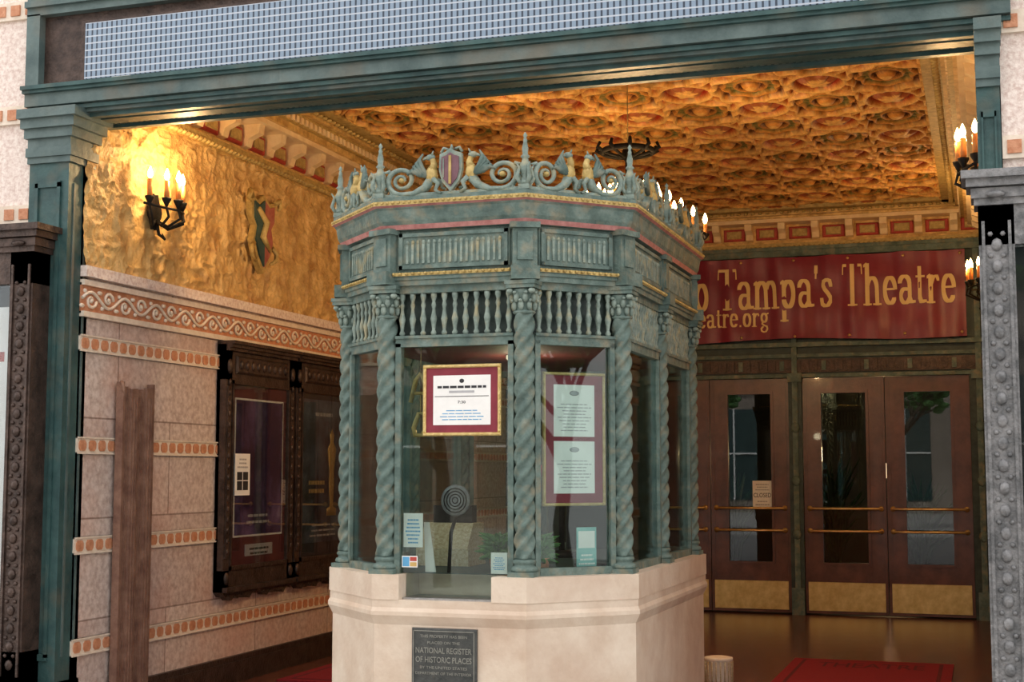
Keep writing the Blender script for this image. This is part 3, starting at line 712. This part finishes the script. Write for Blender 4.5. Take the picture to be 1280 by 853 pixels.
P=Vector((-2.27,7.03,0));Tcd=fr(P,(1,1,0))
def c2(b,x0,x1,z0,z1):
    m=(z0+z1)/2
    for a,c in ((z0,m-.012),(m+.012,z1)):
        b.box(x0,x1,a,c,.008,.010,0); b.lines(x0+.015,x1-.015,a+.03,c-.09,9,.0112,2,.30); b.ell(((x0+x1)/2,c-.045,.0105),(.03,.014,.001),2,10,4)
notice('framed_notice',Tcd@Matrix.Translation((0,0,-.032)),.12,.50,1.42,2.13,'tall gold-framed notice with two white printed sheets in the booth window',c2,.016,.05)
Tf=fr((0,BY0+.03,0))
DST=mat('dull_steel',(.12,.12,.13),(.22,.22,.23),30,.4,.5)
b=MB(Tf); b.lathe([(.0,0),(.078,.0),(.085,.008),(.08,.016),(.06,.014),(.0,.02)],(-2.66,1.45,0),20,ax='z')
for k in range(4): b.tube([( -2.66+.016*(k+1)*cos(a),1.45+.016*(k+1)*sin(a),.018) for a in [2*pi*i/16 for i in range(16)]],.003,5,1,closed=True)
b.tube([(-2.66,1.38,-.01),(-2.70,1.28,-.03),(-2.72,1.066,-.05)],.010,6,1)
mk(b,'speaker_disc',[DST,IRON],label='round metal speak-through grille on a stem behind glass',cat='intercom')
for (x0,x1,z0,z1,nm,lb) in ((-2.955,-2.845,1.20,1.38,'price_card','pale printed price card standing in the booth window'),(-2.46,-2.37,1.07,1.18,'price_card','small white card at the bottom of the booth window')):
    b=MB(fr((0,BY0+.02,0))); b.box(x0,x1,z0,z1,0,.004,0); b.lines(x0+.01,x1-.01,z0+.02,z1-.02,7,.0055,2,.4)
    mk(b,nm,[PAPER,INK,BLUEI],label=lb,cat='notice',recalc=False)
b=MB(fr((0,BY0-.004,0))); b.box(-2.955,-2.865,1.095,1.155,0,.002,0); b.box(-2.95,-2.912,1.10,1.15,.002,.003,1); b.box(-2.908,-2.87,1.128,1.15,.002,.003,2)
b.box(-2.908,-2.87,1.10,1.122,.002,.003,3)
mk(b,'payment_sticker',[PAPER,BLUEI,REDP,BRASS],label='small payment card sticker on the booth glass',cat='sticker')
b=MB(fr((0,BY0+.10,0))); b.prism([(-2.86,1.065),(-2.80,1.065),(-2.84,1.33),(-2.87,1.33)],0,.006); b.tube([(-2.85,1.30,0),(-2.85,1.066,-.08)],.004)
mk(b,'folded_leaflet',PAPER,label='narrow pale leaflet propped on the booth counter',cat='leaflet')
for (TT,nl,rm) in ((Tcd@Matrix.Translation((.17,1.065,-.15)),130,.13),(fr((-2.55,7.42,1.065)),120,.14)):
    b=MB(TT); b.lathe([(.04,0),(.055,.07),(.058,.08),(.0,.075)],n=12,ax='y',m=1)
    for i in range(nl):
        a=random.uniform(0,2*pi); r=random.uniform(.03,rm); h=random.uniform(.08,.24)
        b.tube([(0,.07,0),(r*.5*cos(a),h*.8,r*.5*sin(a)),(r*cos(a),h-.03,r*sin(a))],[.004,.018,.002],4,0)
    mk(b,'potted_plant',[LEAF,TERRA],label='small leafy green plant in a pot on the booth counter',cat='plant')
b=MB(Tcd@Matrix.Translation((.40,1.065,-.06))); b.box(-.06,.06,0,.24,0,.006,0); b.box(-.05,.05,.13,.22,.006,.007,1); b.lines(-.05,.05,.02,.11,4,.008,1)
mk(b,'brochure',[TURQ,PAPER],label='turquoise brochure standing on the booth counter',cat='brochure',recalc=False)
e0=emp('computer_monitor',(-2.10,7.85,1.065),'small black computer monitor standing on the booth counter','monitor')
Tm=fr((-2.12,7.82,1.065),(1,.55,0))
b=MB(Tm); b.bev(-.15,.15,.10,.34,-.02,.02,.01); mk(b,'screen',DARK,e0)
b=MB(Tm); b.box(-.09,.09,0,.015,-.07,.07); b.box(-.02,.02,.01,.12,-.015,.01); mk(b,'stand',IRON,e0)
b=MB(fr((0,BY0+.16,0)))
b.tube([(-2.98,1.98,0),(-2.95,2.10,0),(-2.92,2.14,0),(-2.90,2.10,0),(-2.87,1.98,0)],[.012,.014,.016,.014,.012],7); b.tube([(-2.955,2.03,0),(-2.89,2.03,0)],.010,6)
b.tube([(-2.96,1.84,0),(-2.93,1.92,0),(-2.90,1.92,0),(-2.88,1.85,0),(-2.91,1.80,0),(-2.95,1.80,0)],.014,7,closed=True); b.tube([(-2.92,2.15,0),(-2.92,2.305,0)],.002,4); b.tube([(-2.92,2.03,0),(-2.92,1.92,0)],.004,4)
mk(b,'hanging_ornament',GILT,label='golden looped ornament hanging inside the booth window',cat='ornament')
e0=emp('cash_register',(-2.95,7.75,1.065),'boxy beige cash register on the booth counter','cash register')
b=MB(Matrix.Translation((-2.95,7.75,1.065)))
b.box(-.16,.16,-.15,.15,0,.10,0); b.add([(-.15,-.14,.10),(.15,-.14,.10),(.15,.14,.10),(-.15,.14,.10),(-.15,-.04,.24),(.15,-.04,.24),(.15,.14,.24),(-.15,.14,.24)],[(0,1,5,4),(1,2,6,5),(2,3,7,6),(3,0,4,7),(4,5,6,7)],0); mk(b,'body',WICK,e0)
b=MB(Matrix.Translation((-2.95,7.75,1.065)))
b.box(-.12,.12,.02,.10,.24,.34); mk(b,'display',IRON,e0)
b=MB(Matrix.Translation((BX+.1,8.7,1.065))); b.lathe([(.15,.50),(.17,.53),(.17,.56),(.14,.58),(0,.58)],n=16,m=0); b.lathe([(.02,.0),(.02,.5)],n=8,m=1); b.lathe([(.16,0),(.15,.02),(.02,.04)],n=14,m=1)
b.box(-.15,.15,.16,.19,.68,.95,0); b.tube([(0,.15,.52),(0,.19,.6),(0,.185,.75)],.015,6,1)
mk(b,'stool',[MATB,IRON],label='padded clerk stool inside the booth',cat='stool')
# ------------------------------------------------------------ left wall poster cases
TLw=fr((XL,0,0),(0,1,0))
def pcase(y0,W,lab,group):
    z0,z1=.72,2.57; sw=.09
    e0=emp('poster_case',(XL,y0+W/2,.58),lab,'poster case',group=group)
    b=MB(TLw); D=.08
    b.box(y0,y0+sw,z0,z1,0,D); b.box(y0+W-sw,y0+W,z0,z1,0,D); b.box(y0,y0+W,2.30,z1,0,D); b.box(y0,y0+W,z0,.86,0,D); b.box(y0,y0+W,z0,z1,0,.03)
    for zz,d in ((2.52,.03),(2.545,.05),(2.57,.07)): b.box(y0-.0,y0+W+.0,zz,zz+.025,0,D+d)
    b.bev(y0+.14,y0+W-.14,2.35,2.49,D,D+.02,.015)
    for k in range(9): b.ell((y0+.20+k*(W-.40)/8,2.42,D+.02),(.03,.04,.015),0,8,5)
    for x in (y0+.045,y0+W-.045):
        b.box(x-.028,x+.028,.95,2.25,D,D+.010); 
        for z in np.arange(1.0,2.3,.08): b.ell((x,z,D+.010),(.018,.028,.010),0,7,5)
        b.ell((x,2.40,D+.005),(.032,.06,.02),0,10,6); b.ell((x,.80,D+.005),(.032,.05,.02),0,10,6)
    for (p,q,r,s) in ((y0+sw,y0+W-sw,2.27,2.30),(y0+sw,y0+W-sw,.86,.89),(y0+sw,y0+sw+.02,.86,2.3),(y0+W-sw-.02,y0+W-sw,.86,2.3)): b.box(p,q,r,s,.03,D+.012)
    n=24; poly=[(y0,.72)]
    for i in range(n+1):
        t=i/n; poly.append((y0+W*t,.70-.13*(.5-.5*cos(2*pi*t*2))*(.6+.4*cos(4*pi*t))-.03*(i%2)))
    poly.append((y0+W,.72))
    b.prism(poly[::-1],0,.08)
    b.box(y0,y0+W,.70,.735,0,D+.04)
    mk(b,'frame',BROWN,e0)
    b=MB(TLw).box(y0+sw+.02,y0+W-sw-.02,.89,2.27,.032,.062); mk(b,'backing_panel',MATDK if y0<10 else INK,e0)
    b=MB(TLw).box(y0+sw+.02,y0+W-sw-.02,.89,2.27,.080,.082); mk(b,'glass_pane',GLASS3,e0)
g='wall poster cases'
pcase(9.44,1.12,'dark carved bronze poster case with a purple film poster',g)
pcase(10.60,1.10,'dark carved bronze poster case with a black film poster',g)
b=MB(TLw); y0=9.44
b.box(y0+.17,y0+.96,1.10,2.17,.063,.066,1); b.box(y0+.185,y0+.945,1.115,2.155,.066,.068,0)
b.lines(y0+.3,y0+.8,1.2,1.30,2,.0695,2,.4)
mk(b,'movie_poster',[POSTA,PAPER,GREYI],label='dark purple film poster in a wall case',cat='poster',recalc=False)
b=MB(TLw); b.box(y0+.36,y0+.8,.95,1.04,.063,.067,0); b.lines(y0+.38,y0+.78,.96,1.03,2,.0685,1,.45)
mk(b,'caption_card',[GREYI,INK],label='small printed caption strip under the purple poster',cat='notice',recalc=False)
b=MB(TLw); b.box(y0+.15,y0+.38,1.42,1.74,.083,.086,0); b.box(y0+.18,y0+.35,1.46,1.60,.086,.087,1); b.box(y0+.26,y0+.268,1.46,1.6,.087,.088,0); b.box(y0+.18,y0+.35,1.53,1.537,.087,.088,0); b.lines(y0+.18,y0+.35,1.63,1.72,3,.0875,2)
mk(b,'printed_notice',[PAPER,INK,GREYI],label='white sheet with a small picture on the case glass',cat='notice',recalc=False)
b=MB(TLw); y0=10.60
b.box(y0+.14,y0+.96,1.0,2.22,.063,.066,0)
b.T=TLw@Matrix.Translation((0,0,.0665))@Matrix.Diagonal((1,1,.01,1))
b.lathe([(.10,1.22),(.10,1.28),(.03,1.3),(.055,1.5),(.045,1.6),(.09,1.8),(.03,1.86),(.045,1.92),(.0,1.98)],(y0+.72,0,0),10,1,'y')
b.T=TLw
b.lines(y0+.24,y0+.6,1.42,1.56,2,.069,1,.5); b.lines(y0+.22,y0+.90,1.05,1.18,3,.069,2,.35); b.lines(y0+.3,y0+.8,2.08,2.14,1,.069,2,.5)
mk(b,'movie_poster',[POSTB,GILT,GREYI],label='black film poster with a golden statuette in a wall case',cat='poster',recalc=False)
b=MB(TLw); 
for k in range(4):
    y=8.10+k*.088; z=.05+.025*(k%2)
    b.box(y,y+.075,.01,2.17-.015*(k%3),z-.015,z+.015); b.box(y+.065,y+.09,.01,2.16,.035,.075)
    b.box(y+.02,y+.03,.05,2.1,z+.015,z+.022); b.box(y+.05,y+.058,.05,2.1,z+.015,z+.022)
b.box(8.09,8.105,0,2.2,.03,.085); b.box(8.45,8.465,0,2.2,.03,.085)
b.tube([(8.10,2.2,.06),(8.08,2.18,.085),(8.11,2.1,.085)],.012)
mk(b,'folding_gate',GATEM,label='tall folded rusty brown gate standing against the wall',cat='gate')
b=MB(TLw@Matrix.Translation((9.95,3.50,.048)))
out=[(-.2,.28),(-.1,.25),(0,.31),(.1,.25),(.2,.28),(.19,.12),(.13,.05),(.17,-.08),(.1,-.22),(0,-.33),(-.1,-.22),(-.17,-.08),(-.13,.05),(-.19,.12)]
b.prism(out,0,.05,0); b.prism([(x*.8,y*.84) for x,y in out[:3]]+[(0,-.27)]+[(x*.8,y*.84) for x,y in out[10:]],.05,.065,1); b.prism([(x*.8,y*.84) for x,y in out[2:10]],.05,.065,2)
b.tube([(-.12,.18,.07),(.0,.08,.08),(-.06,-.04,.08),(.08,-.14,.07)],[.02,.03,.03,.015],7,0)
for s in (1,-1):
    b.tube([(s*.18,.26,.05),(s*.24,.30,.06),(s*.26,.24,.06),(s*.22,.22,.06)],[.02,.025,.02,.01],7,0); b.tube([(s*.15,-.1,.05),(s*.21,-.14,.06),(s*.2,-.2,.06),(s*.12,-.24,.05)],[.02,.02,.018,.012],7,0)
mk(b,'heraldic_shield',[GOLDD,TEAL,FADR],label='painted green and red heraldic shield on the gold stucco',cat='wall ornament')
# ------------------------------------------------------------ sconces
def sconce(T,e,label,group=None):
    e0=emp('candle_sconce',T@Vector((0,-.25,0)),label,'wall lamp',group=group)
    b=MB(T); b.prism([(.07*cos(a)*(1+.2*cos(4*a)),.13*sin(a)*(1+.1*cos(6*a))-.06) for a in [2*pi*i/24 for i in range(24)]],0,.02)
    xs=[-.20,-.10,0,.10,.20]
    cz=[.10,.17,.20,.17,.10]
    for x,z in zip(xs,cz):
        b.tube([(0,-.12,.02),(x*.5,-.17,z*.6),(x,-.12,z+.02),(x,-.05,z),(x,-.03,z)],[.012,.011,.010,.009,.009],6)
        b.lathe([(.008,-.05),(.016,-.03),(.032,0),(.034,.012),(.016,.012)],(x,0,z),10,0,'y')
    b.tube([(-.24,-.04,.08),(-.12,-.06,.17),(0,-.06,.2),(.12,-.06,.17),(.24,-.04,.08)],.009,6)
    b.tube([(0,-.12,.03),(.0,-.22,.05),(.03,-.25,.08),(.0,-.26,.10),(-.02,-.22,.09)],[.014,.012,.01,.008,.004],6)
    mk(b,'bracket',IRON,e0)
    for x,z in zip(xs,cz):
        b=MB(T); b.lathe([(.018,.012),(.018,.13),(.008,.135)],(x,0,z),10,0,'y'); mk(b,'candle',CANDLE,e0)
        b=MB(T); b.lathe([(.002,.133),(.014,.145),(.020,.165),(.014,.19),(.002,.22)],(x,0,z),8,0,'y'); mk(b,'flame_bulb',FLAME,e0)
    light(T@Vector((0,.22,.26)),e,parent=e0)
    return e0
sconce(TLw@Matrix.Translation((8.46,3.47,.04)),28,'black iron five-candle sconce glowing on gold stucco')
TRw=fr((XR,0,0),(0,-1,0))
sconce(TRw@Matrix.Translation((-8.75,3.44,.04)),14,'black iron candle sconce near the entrance pilaster')
sconce(TRw@Matrix.Translation((-14.2,3.42,.04)),26,'black iron candle sconce beside the maroon banner')
# chandelier
CX,CY=-2.45,10.1
e0=emp('chandelier',(CX,CY,3.3),'black iron chandelier with tiers of candle bulbs hanging from the ceiling','chandelier')
b=MB(Matrix.Translation((CX,CY,0)))
b.lathe([(.02,3.9),(.03,3.92),(.05,3.95),(.03,4.02),(.015,4.03)],n=14)
b.tube([(.19*cos(2*pi*i/24),.19*sin(2*pi*i/24),3.98) for i in range(24)],.022,6,closed=True)
for i in range(10):
    a=2*pi*i/10; b.tube([(.02*cos(a),.02*sin(a),3.93),(.12*cos(a),.12*sin(a),3.95),(.19*cos(a),.19*sin(a),3.97),(.24*cos(a),.24*sin(a),4.0),(.22*cos(a),.22*sin(a),4.04)],[.012,.012,.014,.016,.012],5)
b.tube([(0,0,3.95),(0,0,3.3)],.02,8); b.lathe([(.002,3.2),(.03,3.25),(.05,3.3),(.03,3.36)],n=12)
spk=[]
for i in range(6):
    a=.32+2*pi*i/6
    b.tube([(0,0,3.3),(.25*cos(a),.25*sin(a),3.22),(.5*cos(a),.5*sin(a),3.28),(.57*cos(a),.57*sin(a),3.34)],.014,6)
    b.tube([(0,0,3.72),(.2*cos(a),.2*sin(a),3.56),(.4*cos(a),.4*sin(a),3.42),(.57*cos(a),.57*sin(a),3.34)],.012,6)
    for k in range(5):
        r=.57-.088*k; spk.append((r*cos(a),r*sin(a),3.36+.058*k))
b.tube([(.57*cos(a),.57*sin(a),3.33) for a in [2*pi*i/36 for i in range(36)]],.013,6,closed=True)
for x,y,z in spk: b.lathe([(.01,-.04),(.03,-.01),(.03,0),(.01,0)],(x,y,z),8)
mk(b,'frame',IRON,e0)
mk(MB(Matrix.Translation((CX,CY,0))).tube([(0,0,4.02),(0,0,4.58)],.004,5),'chain',GOLDD,e0)
for x,y,z in spk:
    T=Matrix.Translation((CX+x,CY+y,z))
    b=MB(T); b.lathe([(.015,0),(.015,.07),(.006,.075)],n=8); mk(b,'candle',CANDLE,e0)
    b=MB(T); b.lathe([(.002,.07),(.013,.085),(.019,.105),(.013,.13),(.002,.155)],n=8); mk(b,'flame_bulb',FLAME,e0)
light((CX,CY,3.12),105,r=.05,parent=e0,c=(1,.64,.32))
# ------------------------------------------------------------ display cases on facade
def dcase(x0,x1,mt,label,pm,H=3.17,ov=1):
    yf=7.38; dz=H-3.17
    e0=emp('display_case',((x0+x1)/2,yf,0),label,'display case')
    T=fr((0,yf,0)); b=MB(T)
    for (p,q) in ((x0,x0+.17),(x1-.17,x1)):
        b.box(p,q,0,3.0+dz,-.17,0); b.box(p-.02,q+.02,0,.22,-.17,.02); b.box(p-.01,q+.01,.22,.26,-.17,.015)
        b.box(p+.015,p+.03,.35,2.92+dz,0,.012); b.box(q-.03,q-.015,.35,2.92+dz,0,.012)
        c=(p+q)/2
        for z in np.arange(.42,2.85+dz,.11):
            b.ell((c,z,.004),(.028,.035,.016),0,8,5); b.ell((c-.03,z+.055,.004),(.014,.014,.01),0,6,4); b.ell((c+.03,z+.055,.004),(.014,.014,.01),0,6,4)
    b.box(x0,x1,2.80+dz,3.0+dz,-.17,0); b.box(x0,x1,0,.5,-.17,0)
    for z,d in ((3.0,.02),(3.035,.035),(3.09,.06),(3.13,.085)): b.box(x0-d*ov,x1+d*ov,z+dz,(z+.05 if z<3.1 else 3.17)+dz,-.17,d)
    for p in (x0+.085,x1-.085): b.ell((p,3.05+dz,.045),(.05,.02,.02),0,10,5)
    mk(b,'frame',mt,e0)
    b=MB(T).box(x0+.17,x1-.17,.5,2.8+dz,-.17,-.12); mk(b,'backing_panel',DARK,e0)
    b=MB(T); b.box(x0+.26,x1-.22,.75,2.65,-.118,-.112,0); b.lines(x0+.32,x1-.3,.9,1.4,6,-.110,1,.4); b.lines(x0+.3,x1-.28,2.3,2.55,2,-.110,2,.5)
    mk(b,'poster_sheet',[pm,INK,REDP],e0,recalc=False)
    b=MB(T).box(x0+.17,x1-.17,.5,2.8+dz,-.03,-.025); mk(b,'glass_pane',GLASS3,e0)
dcase(-7.0,-5.62,BROWN,'dark bronze display case with ornate frame on the stone pier',POSTC,3.15)
dcase(.01,1.4,GREYB,'grey-green bronze display case with ornate frame on the stone pier',POSTC,3.10,.9)
# ------------------------------------------------------------ floor things
b=MB(); b.box(-1.58,-.28,10.6,12.45,0,.012,0); b.box(-1.50,-.36,10.68,12.37,.012,.014,1); b.box(-1.47,-.39,10.71,12.34,.0135,.0155,0)
b.text('THEATRE',-1.35,-.5,11.95,12.22,.0165,1)
mk(b,'doormat',[MATM,MATT],label='red entrance mat with a dark printed border on the tile floor',cat='mat',recalc=False)
b=MB(); b.box(-5.2,-4.0,9.9,10.9,0,.012,0); b.box(-5.12,-4.08,9.98,10.82,.012,.014,1); b.box(-5.09,-4.11,10.01,10.79,.0135,.0155,0)
mk(b,'doormat',[MATM,MATT],label='plain red mat on the floor beside the poster wall',cat='mat',recalc=False)
b=MB(Matrix.Translation((-1.90,10.55,0)))
pr=[(.085,0)]
for k in range(9): pr+=[(.10,.012+k*.022),(.092,.023+k*.022)]
pr+=[(.105,.215),(.105,.235),(.08,.24),(.0,.225)]
b.lathe(pr,n=20)
for k in range(20):
    a=2*pi*k/20; b.tube([(.102*cos(a),.102*sin(a),.01),(.104*cos(a),.104*sin(a),.21)],.005,5,1)
mk(b,'woven_basket',[TILECR,WICK],label='small cream woven basket on the tile floor beside the booth',cat='basket')
# ------------------------------------------------------------ across the street (seen only in reflections)
e0=emp('street_building',(-4,-24,0),'sunlit tan masonry building across the street','building')
b=MB(); b.box(-18,12,-26,-24,0,14,0); b.box(-18.2,12.2,-26,-23.6,5,5.5,0); b.box(-18.2,12.2,-26,-23.5,13.6,14.2,0); mk(b,'facade',TAN,e0)
for fz,fh in ((.5,3.6),(6.3,2.3),(10,2.3)):
    for k in range(8):
        x=-17+k*3.3; bb=MB().box(x,x+1.9,-24.02,-23.95,fz,fz+fh); bb.box(x+.92,x+.98,-23.96,-23.9,fz,fz+fh,1); bb.box(x,x+1.9,-23.96,-23.9,fz+fh*.5,fz+fh*.5+.06,1); mk(bb,'window',[DTEAL,PAPER],e0)
def tree(x,y,seed):
    rr=random.Random(seed); b=MB()
    def br(p,d,l,r,dep):
        q=p+d*l; m=p+d*l*.5+Vector((rr.uniform(-1,1),rr.uniform(-1,1),0))*l*.06
        b.tube([p,m,q],[r,r*.85,r*.7],6)
        if dep==0:
            for _ in range(3):
                c=q+Vector((rr.uniform(-.3,.3),rr.uniform(-.3,.3),rr.uniform(-.2,.3))); b.ell(c,(.16,.16,.09),1,6,4)
            return
        for _ in range(3 if dep>1 else 2):
            nd=(d+Vector((rr.uniform(-.8,.8),rr.uniform(-.8,.8),rr.uniform(-.1,.5)))).normalized(); br(q,nd,l*rr.uniform(.6,.8),r*.62,dep-1)
    br(Vector((x,y,0)),Vector((0,0,1)),1.6,.14,4)
    mk(b,'street_tree',[BARK,LEAF],label='street tree with bare spreading branches at the kerb',cat='tree',recalc=False,group='street trees')
tree(1.5,-5,1); tree(5,-7,5); tree(-7.2,-4.5,9); tree(11,3.4,4); tree(-2.5,-8,12)
# ------------------------------------------------------------ lighting
w=bpy.data.worlds.new('w'); S.world=w; w.use_nodes=True; t=w.node_tree; bg=t.nodes['Background']
sky=t.nodes.new('ShaderNodeTexSky'); sky.sky_type='NISHITA'; sky.sun_disc=False; sky.sun_elevation=math.radians(50); sky.sun_rotation=0; sky.dust_density=3
mx=t.nodes.new('ShaderNodeMix'); mx.data_type='RGBA'; mx.inputs[0].default_value=.85; mx.inputs[7].default_value=(3.55,3.35,3.15,1)
t.links.new(sky.outputs[0],mx.inputs[6]); t.links.new(mx.outputs[2],bg.inputs[0]); bg.inputs[1].default_value=.55
sl=bpy.data.lights.new('sun','SUN'); sl.energy=4.5; sl.angle=.01; sl.color=(1,.95,.86)
so=bpy.data.objects.new('sun',sl); COL.objects.link(so); so.rotation_euler=(math.radians(-42),0,math.radians(12)); so.location=(0,20,20)
# ------------------------------------------------------------ camera
cd=bpy.data.cameras.new('cam'); cam=bpy.data.objects.new('cam',cd); COL.objects.link(cam)
cd.sensor_width=36; cd.lens=49.64; cam.location=(0,0,1.6); cam.rotation_euler=(math.radians(95.3),0,math.radians(18.4))
S.camera=cam
